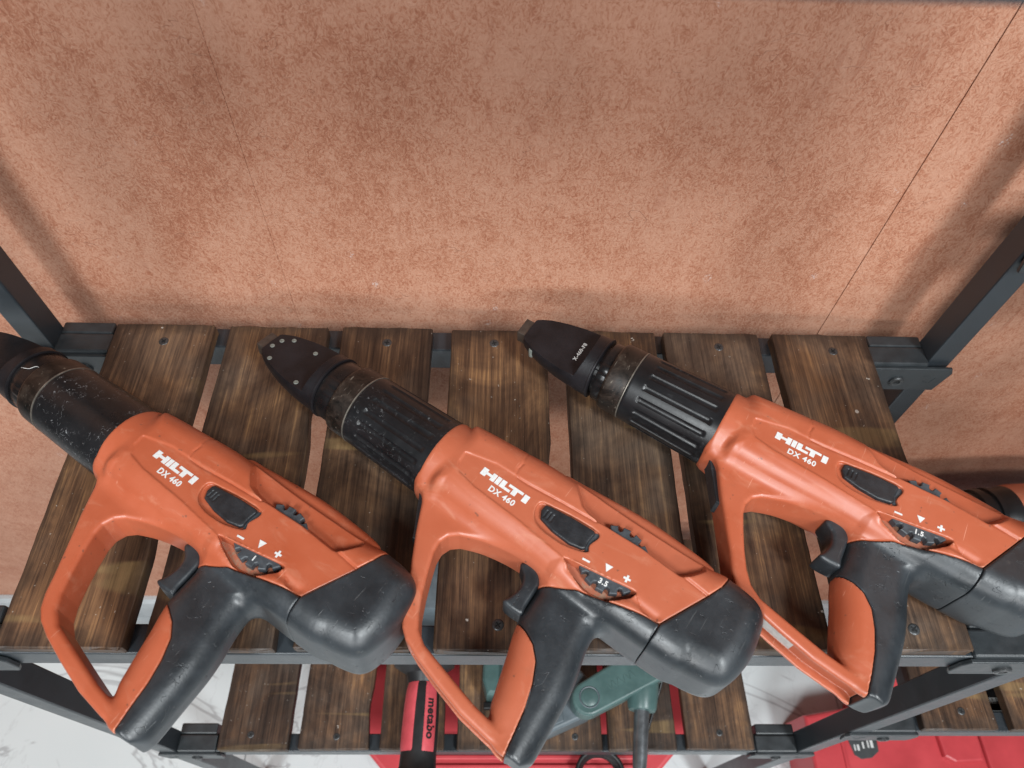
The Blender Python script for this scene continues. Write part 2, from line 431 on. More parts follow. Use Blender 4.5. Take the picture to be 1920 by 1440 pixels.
def thing(name, label, cat, loc=(0, 0, 0), rotz=0.0, group=None):
    o = bpy.data.objects.new(name, None); o.empty_display_size = 0.02; COL.objects.link(o)
    o.location = loc; o.rotation_euler = (0, 0, rotz); o['label'] = label; o['category'] = cat
    if group: o['group'] = group
    return o

# ------------------------------------------------------------------ SDF modelling (millimetres)
def catmull(pts, n=6):
    pts = np.array(pts, float); N = len(pts); out = []
    for i in range(N):
        p0, p1, p2, p3 = pts[i-1], pts[i], pts[(i+1) % N], pts[(i+2) % N]
        for t in np.linspace(0, 1, n, endpoint=False):
            out.append(0.5*((2*p1)+(-p0+p2)*t+(2*p0-5*p1+4*p2-p3)*t*t+(-p0+3*p1-3*p2+p3)*t**3))
    return np.array(out)
def sd_poly(P, X, Y):
    P = np.asarray(P, np.float32); d = np.full(X.shape, 1e12, np.float32); s = np.ones(X.shape, np.float32)
    N = len(P); j = N-1
    for i in range(N):
        ex, ey = P[j]-P[i]; wx = X-P[i, 0]; wy = Y-P[i, 1]
        t = np.clip((wx*ex+wy*ey)/max(ex*ex+ey*ey, 1e-9), 0, 1)
        d = np.minimum(d, (wx-ex*t)**2+(wy-ey*t)**2)
        c1 = Y >= P[i, 1]; c2 = Y < P[j, 1]; c3 = ex*wy > ey*wx
        flip = (c1 & c2 & c3) | (~c1 & ~c2 & ~c3)
        s = np.where(flip, -s, s); j = i
    return s*np.sqrt(d)
def sd_line(P, X, Y):
    P = np.asarray(P, np.float32); d = np.full(X.shape, 1e12, np.float32)
    for i in range(len(P)-1):
        ex, ey = P[i+1]-P[i]; wx = X-P[i, 0]; wy = Y-P[i, 1]
        t = np.clip((wx*ex+wy*ey)/(ex*ex+ey*ey), 0, 1)
        d = np.minimum(d, (wx-ex*t)**2+(wy-ey*t)**2)
    return np.sqrt(d)
def smin(a, b, k):
    h = np.clip(0.5+0.5*(b-a)/k, 0, 1)
    return b*(1-h)+a*h-k*h*(1-h)
def extr(d2, aw, H, Rr):
    a = d2[..., None]+Rr; b = (aw-H+Rr)[None, None, :]
    return np.sqrt(np.maximum(a, 0)**2+np.maximum(b, 0)**2)+np.minimum(np.maximum(a, b), 0)-Rr
def surface_nets(F, org, h):
    nx, ny, nz = F.shape; ins = F < 0
    c = np.zeros((nx-1, ny-1, nz-1), np.uint8)
    offs = [(i, j, k) for i in (0, 1) for j in (0, 1) for k in (0, 1)]
    for i, j, k in offs: c += ins[i:nx-1+i, j:ny-1+j, k:nz-1+k]
    act = (c > 0) & (c < 8)
    idx = np.argwhere(act); n = len(idx)
    vid = np.full(act.shape, -1, np.int32); vid[act] = np.arange(n)
    val = {o: F[idx[:, 0]+o[0], idx[:, 1]+o[1], idx[:, 2]+o[2]] for o in offs}
    acc = np.zeros((n, 3)); cnt = np.zeros(n)
    for o in offs:
        for ax in range(3):
            if o[ax]: continue
            p = list(o); p[ax] = 1; p = tuple(p)
            a, b = val[o], val[p]; m = (a < 0) != (b < 0)
            t = np.where(m, a/np.where(m, a-b, 1), 0)
            pt = np.zeros((n, 3)); pt += np.array(o); pt[:, ax] = t
            acc += pt*m[:, None]; cnt += m
    V = (idx+acc/cnt[:, None])*h+np.array(org)
    Fs = []
    for ax in range(3):
        s0 = [slice(None)]*3; s1 = [slice(None)]*3; s0[ax] = slice(0, -1); s1[ax] = slice(1, None)
        a = ins[tuple(s0)]; b = ins[tuple(s1)]
        e = np.argwhere(a != b); sg = a[tuple(e.T)]
        o1, o2 = [q for q in range(3) if q != ax]
        ok = (e[:, o1] > 0) & (e[:, o2] > 0) & (e[:, o1] < F.shape[o1]-1) & (e[:, o2] < F.shape[o2]-1)
        e = e[ok]; sg = sg[ok]
        def cell(d1, d2):
            q = e.copy(); q[:, o1] -= d1; q[:, o2] -= d2
            return vid[q[:, 0], q[:, 1], q[:, 2]]
        q = np.stack([cell(1, 1), cell(0, 1), cell(0, 0), cell(1, 0)], 1)
        fl = sg if ax != 1 else ~sg
        q = np.where(fl[:, None], q, q[:, ::-1])
        Fs.append(q)
    return V, np.concatenate(Fs)
AX = 34.4   # height of the tool's long axis above the shelf (mm)
def to_local(V):
    """(u along barrel, v toward the handle, w up) mm -> local metres"""
    return np.stack([V[:, 0], -V[:, 1], V[:, 2]+AX], 1)*0.001
def sdf_mesh(name, F, org, h, mat):
    V, Q = surface_nets(F, org, h)
    E2 = np.concatenate([Q[:, [0, 1]], Q[:, [1, 2]], Q[:, [2, 3]], Q[:, [3, 0]]])
    n = len(V); deg = np.bincount(E2[:, 0], minlength=n)+np.bincount(E2[:, 1], minlength=n)
    for lam in (0.5, 0.5, -0.28, 0.4):
        acc = np.stack([np.bincount(E2[:, 0], V[E2[:, 1], k], n)+np.bincount(E2[:, 1], V[E2[:, 0], k], n) for k in range(3)], 1)/deg[:, None]
        V = V+lam*(acc-V)
    return mesh_np(name, to_local(V), np.ascontiguousarray(Q[:, ::-1]), mat, True)

def crop(B, us, vs, ws, lo, hi):
    sl = []
    for ax, (a, l, h_) in enumerate(zip((us, vs, ws), lo, hi)):
        i0 = max(0, int(np.searchsorted(a, l))-1); i1 = min(len(a), int(np.searchsorted(a, h_))+2); sl.append(slice(i0, i1))
    return tuple(sl)

def build_body_meshes():
    h = 0.7
    us = np.arange(194, 462, h, dtype=np.float32); vs = np.arange(-51, 148, h, dtype=np.float32); ws = np.arange(-37.4, 37.6, h, dtype=np.float32)
    X, Y = np.meshgrid(us, vs, indexing='ij'); aw = np.abs(ws)
    A3 = aw[None, None, :]
    # main block
    pa = catmull([(207, -30), (214, -32.5), (249, -35.2), (276, -37), (305, -36.5), (345, -35), (400, -35), (424, -37), (432, -20), (432, 20), (424, 36),
                  (398, 38.5), (377, 38.5), (340, 37), (300, 34), (270, 34), (236, 33.5), (213, 31), (206, 20), (204.5, 0), (206, -22)], 5)
    B = extr(sd_poly(pa, X, Y), aw, 33.2, 17.0)
    # round muzzle end of the housing
    rr = np.sqrt(Y[..., None]**2+(ws[None, None, :])**2)
    ru = np.interp(us, [197, 199, 215, 232, 250], [33.0, 33.6, 33.0, 31.0, 26.0]).astype(np.float32)
    cyl = np.maximum(rr-ru[:, None, None], np.maximum(197.2-X, X-248)[..., None])
    B = smin(B, cyl, 2.5)
    # end cap volume
    pc = catmull([(345, -33), (380, -34), (405, -35.5), (421, -37.3), (435, -36.6), (446, -34), (452.6, -29), (455.8, -22), (458, -7), (458, 6), (455.8, 17.5), (452.6, 25.5), (447.5, 30.5),
                  (440, 33.2), (428, 35.4), (408, 37.9), (385, 38.3), (350, 36), (338, 20), (336, 0), (338, -20)], 5)
    B = smin(B, extr(sd_poly(pc, X, Y), aw, 33.7, 19.0), 1.0)
    # low flank along the back with the far dial slot
    pf = catmull([(286, -40.0), (300, -41.6), (325, -43.6), (355, -45.4), (387, -44.0), (408, -41.6), (413, -37), (410, -20), (300, -20), (284, -30)], 5)
    pocket_far = [(314, -21), (320, -19), (329, -17.8), (363, -18.9), (393, -17.0), (397, -20), (404, -29), (404, -60), (296, -60), (300, -34)]
    sp = sd_poly(pocket_far, X, Y)
    B = np.maximum(B, (A3-(24.0+12*np.clip((sp+0.0)/5.0, 0, 1))[..., None])*0.5)
    B = smin(B, extr(sd_poly(pf, X, Y), aw, 20.5, 9.0), 2.0)
    # handle
    ph = catmull([(316, 34), (317.5, 46), (318, 58), (318.5, 68), (321.5, 80), (325, 90), (328.6, 102), (332.6, 115), (335.8, 124), (341.5, 132.5), (350, 141), (356, 158), (364, 168), (374, 165),
                  (377, 150), (376.6, 138), (376.2, 127), (375.3, 110), (374.2, 91), (372, 77), (369, 65), (367.2, 56), (366.5, 46), (367, 34), (340, 30)], 5)
    Hd = extr(sd_poly(ph, X, Y), aw, 19.0, 16.0)
    endcut = np.maximum((Y-142.0)*0.995+(X-360)*0.02, (X-372.5)*0.70+(Y-140.0)*0.71)[..., None]
    Hd = -smin(-Hd, -endcut-0.0*Hd, 2.5)
    # guard strap
    outer = [(199, 27), (201, 31.5), (206.8, 34.5), (212, 42), (223, 62), (236, 83), (246, 99.5), (253, 112), (259, 119.6), (266, 124.6), (278, 129), (297.5, 134), (322, 139.3), (345, 141.4), (360, 141.8)]
    inner = [(352, 133), (337, 131), (328, 130), (311, 126.6), (290, 122.2), (278, 119.6), (269, 114), (262, 105), (255, 92), (248.5, 78), (243.5, 66), (242.2, 58), (244.5, 51), (250, 46), (266, 39.0), (282, 33), (297, 28), (297, 12), (215, 12)]
    pg = np.array(outer+inner)
    gd = sd_poly(pg, X, Y)
    Gd = extr(gd, aw, 15.5, 3.2)
    Hd = smin(Hd, Gd, 5.0)
    B = smin(B, Hd, 10.0)
    # channel in the outer face of the strap
    chan = sd_line([(276, 129.5), (297.5, 135), (322, 140.3), (345, 142.4), (353, 142.8)], X, Y)-7.0
    B = np.maximum(B, -np.maximum(chan[..., None], A3-11.0))
    # flat side panel, cover plate, dial pocket, button recess
    panel = [(219, -3), (220.2, 6), (225, 12.4), (241, 15.4), (282, 17.7), (308, 20.6), (322, 22), (330, 19.2), (374, 13.0), (385, 22), (398, 23.5), (399, 22), (416, -13), (396, -15.4),
             (393, -16.9), (363, -18.8), (329, -16.6), (327, -13.5), (300, -11.9), (262, -9.2), (243.5, -8.9)]
    dp = sd_poly(panel, X, Y)
    Ht = 32.3+1.4*np.clip((dp+0.1)/1.0, 0, 1)**1.0
    B = np.maximum(B, (A3-Ht[..., None])*0.85)
    # shoulder below the panel falls away a little
    low = sd_poly([(222, 13), (241, 16), (282, 18.3), (308, 21.2), (322, 22.8), (322, 60), (215, 60), (214, 14)], X, Y)
    B = B+(np.clip(-low/6.0, 0, 1)*1.3)[..., None]*np.clip((A3-14)/8, 0, 1)
    for pl, wd, dep in (([(259.4, -21), (258.6, -14.5), (260.2, -10.4), (263, -8.9), (271, -8.8), (300, -11.7), (327, -13.4), (329, -16.2)], 0.55, 0.9),
                        ([(394.5, -17), (396, -14.6), (415.7, -12.5)], 0.5, 0.8), ([(258.8, -20), (256, -33), (254, -45)], 0.5, 0.6)):
        dl = sd_line(pl, X, Y)
        B = B+(dep*np.exp(-(dl/wd)**2))[..., None]*(A3 > 16)
    pocket = catmull([(322.5, 21.9), (335, 19.4), (354, 16.2), (374.5, 13.2), (371.6, 18.8), (365, 25.2), (356.5, 28.8), (346, 29.9), (339, 28.2), (331, 25)], 5)
    dk = sd_poly(pocket, X, Y)
    B = np.maximum(B, -np.maximum(dk[..., None], 23.5-A3))
    # soft scoop around the dial pocket toward the grip and its tail
    tail = sd_line([(330, 25.5), (347, 31), (360, 29), (374, 19), (394, 20.5)], X, Y)
    B = B+(1.6*np.exp(-(tail/3.2)**2))[..., None]*np.clip((A3-18)/8, 0, 1)
    rec = catmull([(287.6, -3.6), (286.2, 2), (289.6, 9.6), (297, 13.4), (309, 14.6), (321, 13.4), (333.5, 9.0), (332.2, 3.5), (333.6, -7.4), (314, -7.6), (297, -5.4)], 5)
    B = np.maximum(B, -np.maximum(sd_poly(rec, X, Y)[..., None], 29.6-A3))
    B = B.astype(np.float32)
    # split by material
    K = [(398.2, 22.4), (384, 24.6), (366, 28.4), (341, 33.5), (324, 40), (316.5, 43), (300, 44), (300, 70), (319.5, 70.5), (329, 74.4), (337, 78.5), (344.5, 86), (350.6, 98.6),
         (355, 113), (357.7, 129), (359.9, 143.5), (361, 160), (410, 160), (410, 60), (398, 40)]
    Cp = [(430, -70), (424, -45), (420.6, -24), (415.8, -13), (398.2, 22.4), (398, 40), (398, 70), (480, 70), (480, -70)]
    dK = sd_poly(K, X, Y); dC = sd_poly(Cp, X, Y)
    cyl_gap = 0.28
    out = {}
    Fo = np.maximum(B, (-np.minimum(dK, dC)+cyl_gap)[..., None])
    out['housing'] = sdf_mesh('housing', Fo, (us[0], vs[0], ws[0]), h, M['orange']); del Fo
    s = crop(B, us, vs, ws, (296, 15, -40), (402, 148, 40))
    Fk = np.maximum(B[s], (dK+cyl_gap)[s[0], s[1]][..., None])
    out['grip'] = sdf_mesh('grip', Fk, (us[s[0]][0], vs[s[1]][0], ws[s[2]][0]), h, M['rubber'])
    s = crop(B, us, vs, ws, (392, -52, -40), (462, 45, 40))
    Fc = np.maximum(B[s]-0.25, (dC+cyl_gap)[s[0], s[1]][..., None])
    out['end_cap'] = sdf_mesh('end_cap', Fc, (us[s[0]][0], vs[s[1]][0], ws[s[2]][0]), h, M['rubber'])
    # trigger
    h2 = 0.6
    u2 = np.arange(294, 323, h2, dtype=np.float32); v2 = np.arange(29, 70, h2, dtype=np.float32); w2 = np.arange(-14, 14, h2, dtype=np.float32)
    X2, Y2 = np.meshgrid(u2, v2, indexing='ij')
    tr = catmull([(297.5, 36), (302, 31.5), (310, 32), (316, 38), (317.5, 46), (318, 58), (319, 65), (313.5, 66.2), (306, 66), (302.6, 64.2), (304.8, 60), (306.6, 54), (306.6, 48), (304, 42)], 5)
    Ft = extr(sd_poly(tr, X2, Y2), np.abs(w2), 12.0, 3.0)
    out['trigger'] = sdf_mesh('trigger', Ft, (u2[0], v2[0], w2[0]), h2, M['rubber'])
    # slide button
    u2 = np.arange(286, 334, 0.5, dtype=np.float32); v2 = np.arange(-10, 15, 0.5, dtype=np.float32); w2 = np.arange(26, 35, 0.5, dtype=np.float32)
    X2, Y2 = np.meshgrid(u2, v2, indexing='ij')
    bp = np.array([(290.6, -2.6), (290.4, 2), (293.6, 7.6), (305.6, 10.6), (320, 11.6), (329.6, 9.4), (331.2, 7.6), (330.6, 3.5), (330.7, -1), (331.4, -5.4), (329.6, -6.9), (313.5, -6.2), (296, -4.4), (292.2, -4.0)])
    top = 32.4+0.9*np.sin(np.clip((X2-291)/39, 0, 1)*np.pi*0.8)
    dB = sd_poly(bp, X2, Y2)
    Fb = np.maximum(np.maximum(dB[..., None], w2[None, None, :]-top[..., None]), 27.5-w2[None, None, :])
    q = np.sqrt(np.maximum(dB[..., None]+1.2, 0)**2+np.maximum(w2[None, None, :]-top[..., None]+1.2, 0)**2)-1.2
    Fb = np.maximum(Fb, np.where((dB[..., None] > -1.2) & (w2[None, None, :] > top[..., None]-1.2), q, -5))
    for gu in (294.6, 297.6, 300.6):
        gr = np.maximum(np.abs(X2-gu)-0.55, np.abs(Y2-2.3-(gu-294)*0.1)-3.2)
        Fb = np.maximum(Fb, -np.maximum(gr[..., None], (top[..., None]-0.8)-w2[None, None, :]))
    out['button'] = sdf_mesh('release_button', Fb.astype(np.float32), (u2[0], v2[0], w2[0]), 0.5, M['button_plastic'])
    return out
BODY = build_body_meshes()

def dial_mesh():
    pts = []
    nt = 16
    for i in range(nt):
        a0 = 2*math.pi*i/nt
        for f, r in ((0.0, 24.7), (0.55, 24.7), (0.60, 21.6), (0.78, 20.6), (0.95, 21.6)):
            a = a0+f*2*math.pi/nt+0.02
            pts.append((r*math.cos(a), r*math.sin(a)))
    me = prism_me('dial', [((350.8+x)*0.001, (-1.3+y)*0.001) for x, y in pts], (AX+23.6)*0.001, (AX+30.2)*0.001, M['dial_plastic'], 0.0006, 'z', 1)
    return me
DIAL = dial_mesh()
RING = prism_me('dial_pocket_floor', [(p[0]*0.001, -p[1]*0.001) for p in catmull([(323.5, 22.3), (336, 19.6), (373.5, 13.8), (371, 18.6), (364.6, 24.8), (356.3, 28.4), (346, 29.5), (338, 27.6)], 4)], (AX+23.0)*0.001, (AX+23.9)*0.001, M['dusty_ring'])
MIRROR_Z = 2*AX*0.001

def sleeve_mesh(fluted):
    prof = [(0.1198, 0.0294), (0.1200, 0.0302), (0.1208, 0.0306)]
    n = 70
    for i in range(n+1):
        u = 0.1215+(0.1985-0.1215)*i/n
        prof.append((u, 0.0307+(0.0330-0.0307)*(i/n)))
    prof += [(0.1996, 0.0328), (0.1998, 0.0322)]
    def rf(x, th, r):
        if not fluted or x < 0.130 or x > 0.193: return r
        step = math.radians(20.0); ph = (th % step)/step-0.5
        wv = abs(ph)*step*r
        e0 = max(0.0, min(1.0, (x-0.1315)/0.002)); e1 = max(0.0, min(1.0, (0.1915-x)/0.002))
        k = max(0.0, 1-(wv/0.0027)**2)
        return r-0.0013*k**0.7*min(e0, e1)
    return lathe_me('barrel_sleeve', prof, M['sleeve' if fluted else 'sleeve_scratched'], 360 if fluted else 128, rf)
SLEEVE = {True: sleeve_mesh(True), False: sleeve_mesh(False)}
SEAMRING = lathe_me('seam_ring', [(0.1186, 0.029), (0.1188, 0.0307), (0.1192, 0.0309), (0.1198, 0.0308), (0.1200, 0.029)], M['bright_edge'], 96)
COLLAR = lathe_me('collar', [(0.0998, 0.024), (0.1000, 0.0286), (0.1010, 0.0297), (0.1025, 0.0301), (0.1100, 0.0304), (0.1184, 0.0305), (0.1187, 0.0300)], M['collar'], 96)
def neck_mesh(gap):
    if gap: pr = [(0.0862, 0.016), (0.0864, 0.0215), (0.0915, 0.0215), (0.0917, 0.0258), (0.0925, 0.0264), (0.0990, 0.0266), (0.1003, 0.0262)]
    else: pr = [(0.0840, 0.016), (0.0842, 0.0258), (0.0850, 0.0264), (0.0930, 0.0266), (0.1003, 0.0270)]
    def rf(x, th, r):
        for c in (1.9, 2.2, 4.6):
            d = abs((th-c+math.pi) % (2*math.pi)-math.pi)*r
            if d < 0.004 and x > 0.085: r += 0.0012*(1-(d/0.004)**4)
        return r
    return lathe_me('neck', pr, M['neck_metal'], 180, rf)
NECK = {True: neck_mesh(True), False: neck_mesh(False)}
def nose_mesh(end):
    pr = [(0.0086, 0.006), (0.0088, 0.0115), (0.0096, 0.0128), (0.0125, 0.0146)]
    xs = [0.016, 0.02, 0.025, 0.031, 0.038, 0.046, 0.055, 0.062, 0.067, 0.069]+[0.0700+0.0004*i for i in range(16)]+[0.0775, 0.079]
    rs = np.interp(xs, [0.0125, 0.019, 0.028, 0.040, 0.055, 0.070, 0.08], [0.0146, 0.0177, 0.0204, 0.0234, 0.0256, 0.0266, 0.0269])
    pr += list(zip(xs, rs)); pr += [(end-0.0022, 0.0271), (end-0.0016, 0.0277), (end-0.0004, 0.0277), (end, 0.0268), (end+0.0001, 0.022)]
    def cl(x):
        if x < 0.0700: return 0.0050+0.0045*(x/0.07)
        return 0.0095+(x-0.0700)/0.0050*0.0190
    return lathe_me('nose_piece', pr, M['nose_metal'], 160, None, cl)
NOSE = {False: nose_mesh(0.0835), True: nose_mesh(0.0855)}
TIP = box_me('tip', (0.0000, -0.0086, -0.0090), (0.0105, 0.0086, 0.0044), M['tip_steel'], 0.0006, 2)
def rivet_me():
    return lathe_me('rivet', [(0, 0.0021), (0.0005, 0.0021), (0.0008, 0.0016), (0.0006, 0.0010), (0.0006, 0.0002)], M['rivet_grey'], 20)
RIV = rivet_me()
INSERT = prism_me('front_insert', [(x*0.001, -y*0.001) for x, y in [(201.5, 32.5), (205.5, 38), (211, 47), (219.5, 60.5), (222.5, 66), (227, 66), (216, 44), (209, 33)]], (AX-9)*0.001, (AX+9)*0.001, M['rubber'], 0.0012)
def label_mesh():
    pts = [(283, 125.6), (303, 130.2), (303.2, 130.7), (282.8, 126.1)]
    return prism_me('paper_label', [(x*0.001, -y*0.001) for x, y in [(284, 125.9), (311, 131.6), (311, 131.95), (283.9, 126.3)]], (AX-8.5)*0.001, (AX+8.5)*0.001, M['label_paper'])
LABEL = label_mesh()
SLOT = box_me('vent_slot', (-0.0035, -0.0006, -0.006), (0.0035, 0.0006, 0.006), M['recess_shade_black'])

LOGO = {'x': [[(0, 0), (4.3, 0), (4.3, 2.2), (8.6, 2.2), (8.6, 0), (12.2, 0), (12.2, 6.3), (8.6, 6.3), (8.6, 4.3), (4.3, 4.3), (4.3, 6.3), (0, 6.3)],
               [(12.9, 0), (16.3, 0), (16.3, 6.3), (12.9, 6.3)],
               [(17.0, 0), (26.2, 0), (26.2, 2.1), (20.8, 2.1), (20.8, 6.3), (17.0, 6.3)],
               [(23.0, 6.3), (23.0, 4.2), (27.4, 4.2), (27.4, 0), (31.2, 0), (31.2, 4.2), (35.6, 4.2), (35.6, 6.3)],
               [(36.8, 0), (41.0, 0), (41.0, 6.3), (36.8, 6.3)]]}
def logo_me(k=1.0, mat=None):
    bm = bmesh.new()
    for poly in LOGO['x']:
        a = [bm.verts.new((x*0.001*k, y*0.001*k, 0.0)) for x, y in poly]
        c = [bm.verts.new((x*0.001*k, y*0.001*k, 0.00016)) for x, y in poly]
        bm.faces.new(c); n = len(a)
        for i in range(n): bm.faces.new((a[i], a[(i+1) % n], c[(i+1) % n], c[i]))
    return from_bm('brand_lettering', bm, mat or M['white_print'])
LOGOME = logo_me()
DX = text_me('model_lettering', 'DX 460', 0.0044, M['white_print'], 0.03, 0.00015, 'LEFT', 1.12)
def mark_minus(): return box_me('minus_mark', (-0.0028, -0.0007, 0), (0.0028, 0.0007, 0.00016), M['white_print'])
def mark_tri(): return prism_me('pointer_mark', [(-0.0028, 0.0026), (0.0028, 0.0026), (0, -0.0029)], 0, 0.00016, M['white_print'])
def mark_plus():
    a, b = 0.0026, 0.00075
    return prism_me('plus_mark', [(-a, -b), (-b, -b), (-b, -a), (b, -a), (b, -b), (a, -b), (a, b), (b, b), (b, a), (-b, a), (-b, b), (-a, b)], 0, 0.00016, M['white_print'])
MINUS, TRI, PLUS = mark_minus(), mark_tri(), mark_plus()
NUM = {s: text_me('dial_number', s, 0.0036, M['white_print'], 0.03, 0.00015, 'CENTER', 1.1) for s in ('1', '3.5', '1.5')}
NOSETXT = text_me('nose_lettering', 'X-460-F8', 0.0034, M['white_print'], 0.02, 0.00012, 'CENTER', 1.1)

def build_tool(loc, ang, label, num, fluted, gap, roll, rivets=(), nosetext=False, spin=0.0, lean=0.0, fade=0.2):
    t = thing('fastening_gun', label, 'nail gun', loc, R(ang), 'orange fastening guns lying on the slatted shelf')
    t.rotation_euler = (R(lean), 0, R(ang))
    off = Vector((0, AX*0.001*math.sin(R(lean)), AX*0.001*(1-math.cos(R(lean))))); off.rotate(Matrix.Rotation(R(ang), 3, 'Z'))
    t.location = Vector(loc)+off
    hs = obj('housing', BODY['housing'], t); hs.color = (fade, 0, 0, 1)
    obj('grip', BODY['grip'], t); obj('end_cap', BODY['end_cap'], t); obj('trigger', BODY['trigger'], t)
    obj('release_button', BODY['button'], t)
    d = obj('dial', DIAL, t); obj('dial_pocket_floor', RING, hs)
    top = (AX+32.32)*0.001
    obj('brand_lettering', LOGOME, hs, (0.2378, -0.0047, top), (0, 0, R(-0.4)))
    obj('model_lettering', DX, hs, (0.2502, -0.0119, top), (0, 0, R(0.3)))
    obj('minus_mark', MINUS, hs, (0.3362, -0.0146, top), (0, 0, R(6)))
    obj('pointer_mark', TRI, hs, (0.3512, -0.0106, top), (0, 0, R(6)))
    obj('plus_mark', PLUS, hs, (0.3655, -0.0092, top), (0, 0, R(6)))
    obj('dial_number', NUM[num], d, (0.3537, -0.0217, (AX+30.3)*0.001), (0, 0, R(5)))
    obj('front_insert', INSERT, t); obj('paper_label', LABEL, t)
    sp = (0, 0, AX*0.001)
    obj('barrel_sleeve', SLEEVE[fluted], t, sp, (R(spin), 0, 0)); obj('seam_ring', SEAMRING, t, sp)
    obj('collar', COLLAR, t, sp, (R(spin*2), 0, 0)); obj('neck', NECK[gap], t, sp, (R(spin+roll), 0, 0))
    ns = obj('nose_piece', NOSE[gap], t, sp, (R(roll), 0, 0))
    if nosetext: ns.scale = (0.945, 1, 1); ns.location.x = 0.0077
    obj('tip', TIP, ns)
    for (u, v) in rivets:
        z = 0.0050+0.0045*(u/0.07)
        obj('rivet', RIV, ns, (u, -v, z-0.0003), (0, R(-90), 0))
    if nosetext:
        obj('nose_lettering', NOSETXT, ns, (0.0640, 0.000, 0.0093), (R(-3.7), 0, R(90)))
    if nosetext:
        for sy_ in (-1, 1):
            obj('roller_pin', lathe_me('roller_pin', [(-0.006, 0.001), (-0.006, 0.0028), (0.0030, 0.0028), (0.0038, 0.0022), (0.0038, 0.0003)], M['rivet_grey'], 20), ns, (0.0215, sy_*0.0166, 0.0), (0, R(-90), 0))
    return t

# ------------------------------------------------------------------ the setting
def struct(o): o['kind'] = 'structure'; return o
FLOOR_Z = -1.05; WALL_Y = 0.470
floor_root = bpy.data.objects.new('floor', mesh_np('floor', [(-3.5, -4.2, FLOOR_Z-0.003), (3.5, -4.2, FLOOR_Z-0.003), (3.5, WALL_Y+0.02, FLOOR_Z-0.003), (-3.5, WALL_Y+0.02, FLOOR_Z-0.003)], [(0, 1, 2, 3)], M['skirting_grey']))
COL.objects.link(floor_root); struct(floor_root)
# tiles 0.6 m, hairline joints
tile_me = box_me('tile', (0.001, 0.001, -0.002), (0.599, 0.599, 0.0), M['floor'], 0.0006, 1)
for ix in range(-6, 6):
    for iy in range(-7, 1):
        if iy*0.6+0.62 > WALL_Y+0.35: continue
        obj('tile', tile_me, floor_root, (ix*0.6+0.13, iy*0.6-0.21, FLOOR_Z))
wall = struct(obj('wall', box_me('wall', (-3.5, WALL_Y+0.0012, FLOOR_Z-0.05), (3.5, WALL_Y+0.06, 1.9), M['wall'])))
for k, (a, b) in enumerate(((-1.28, -0.744), (-0.744, -0.1988), (-0.1996, 0.3438), (0.3445, 0.887), (0.887, 1.43))):
    off = (0.0, 0.0006, 0.0, 0.0006, 0.0)[k]
    obj('wallpaper_strip', box_me('wallpaper_strip', (a, WALL_Y-off, FLOOR_Z+0.05), (b, WALL_Y+0.0010, 1.85), M['wall']), wall)
obj('skirting_board', prism_me('skirting_board', [(WALL_Y-0.014, FLOOR_Z), (WALL_Y-0.0005, FLOOR_Z), (WALL_Y-0.0005, FLOOR_Z+0.10), (WALL_Y-0.008, FLOOR_Z+0.10), (WALL_Y-0.014, FLOOR_Z+0.09)], -3.4, 3.4, M['skirting_grey'], 0.0, 'x'), wall)

# ------------------------------------------------------------------ shelving rack
rack = thing('shelving_rack', 'black steel shelving rack with dark stained wooden slat shelves against terracotta wall', 'shelf', (0, 0.28, FLOOR_Z))
RB = Vector((0, 0.28, FLOOR_Z))
def rp(name, me, loc=(0, 0, 0), rot=(0, 0, 0), parent=None):
    o = obj(name, me, parent or rack, Vector(loc)-(RB if parent is None else Vector((0, 0, 0))), rot); return o
XL, XR = (-0.430, -0.4072), (0.4203, 0.4431)
X2R = (1.27, 1.293)
YR, YF = (0.4040, 0.4300), (0.1305, 0.1560)
POST_ME = box_me('post', (-0.0114, -0.0129, 0), (0.0114, 0.0129, 2.45), M['frame_black'], 0.0016, 2)
for xs in (XL, XR, X2R):
    for ys in (YR, YF):
        rp('post', POST_ME, ((xs[0]+xs[1])/2, (ys[0]+ys[1])/2, FLOOR_Z))
SL_T = 0.012
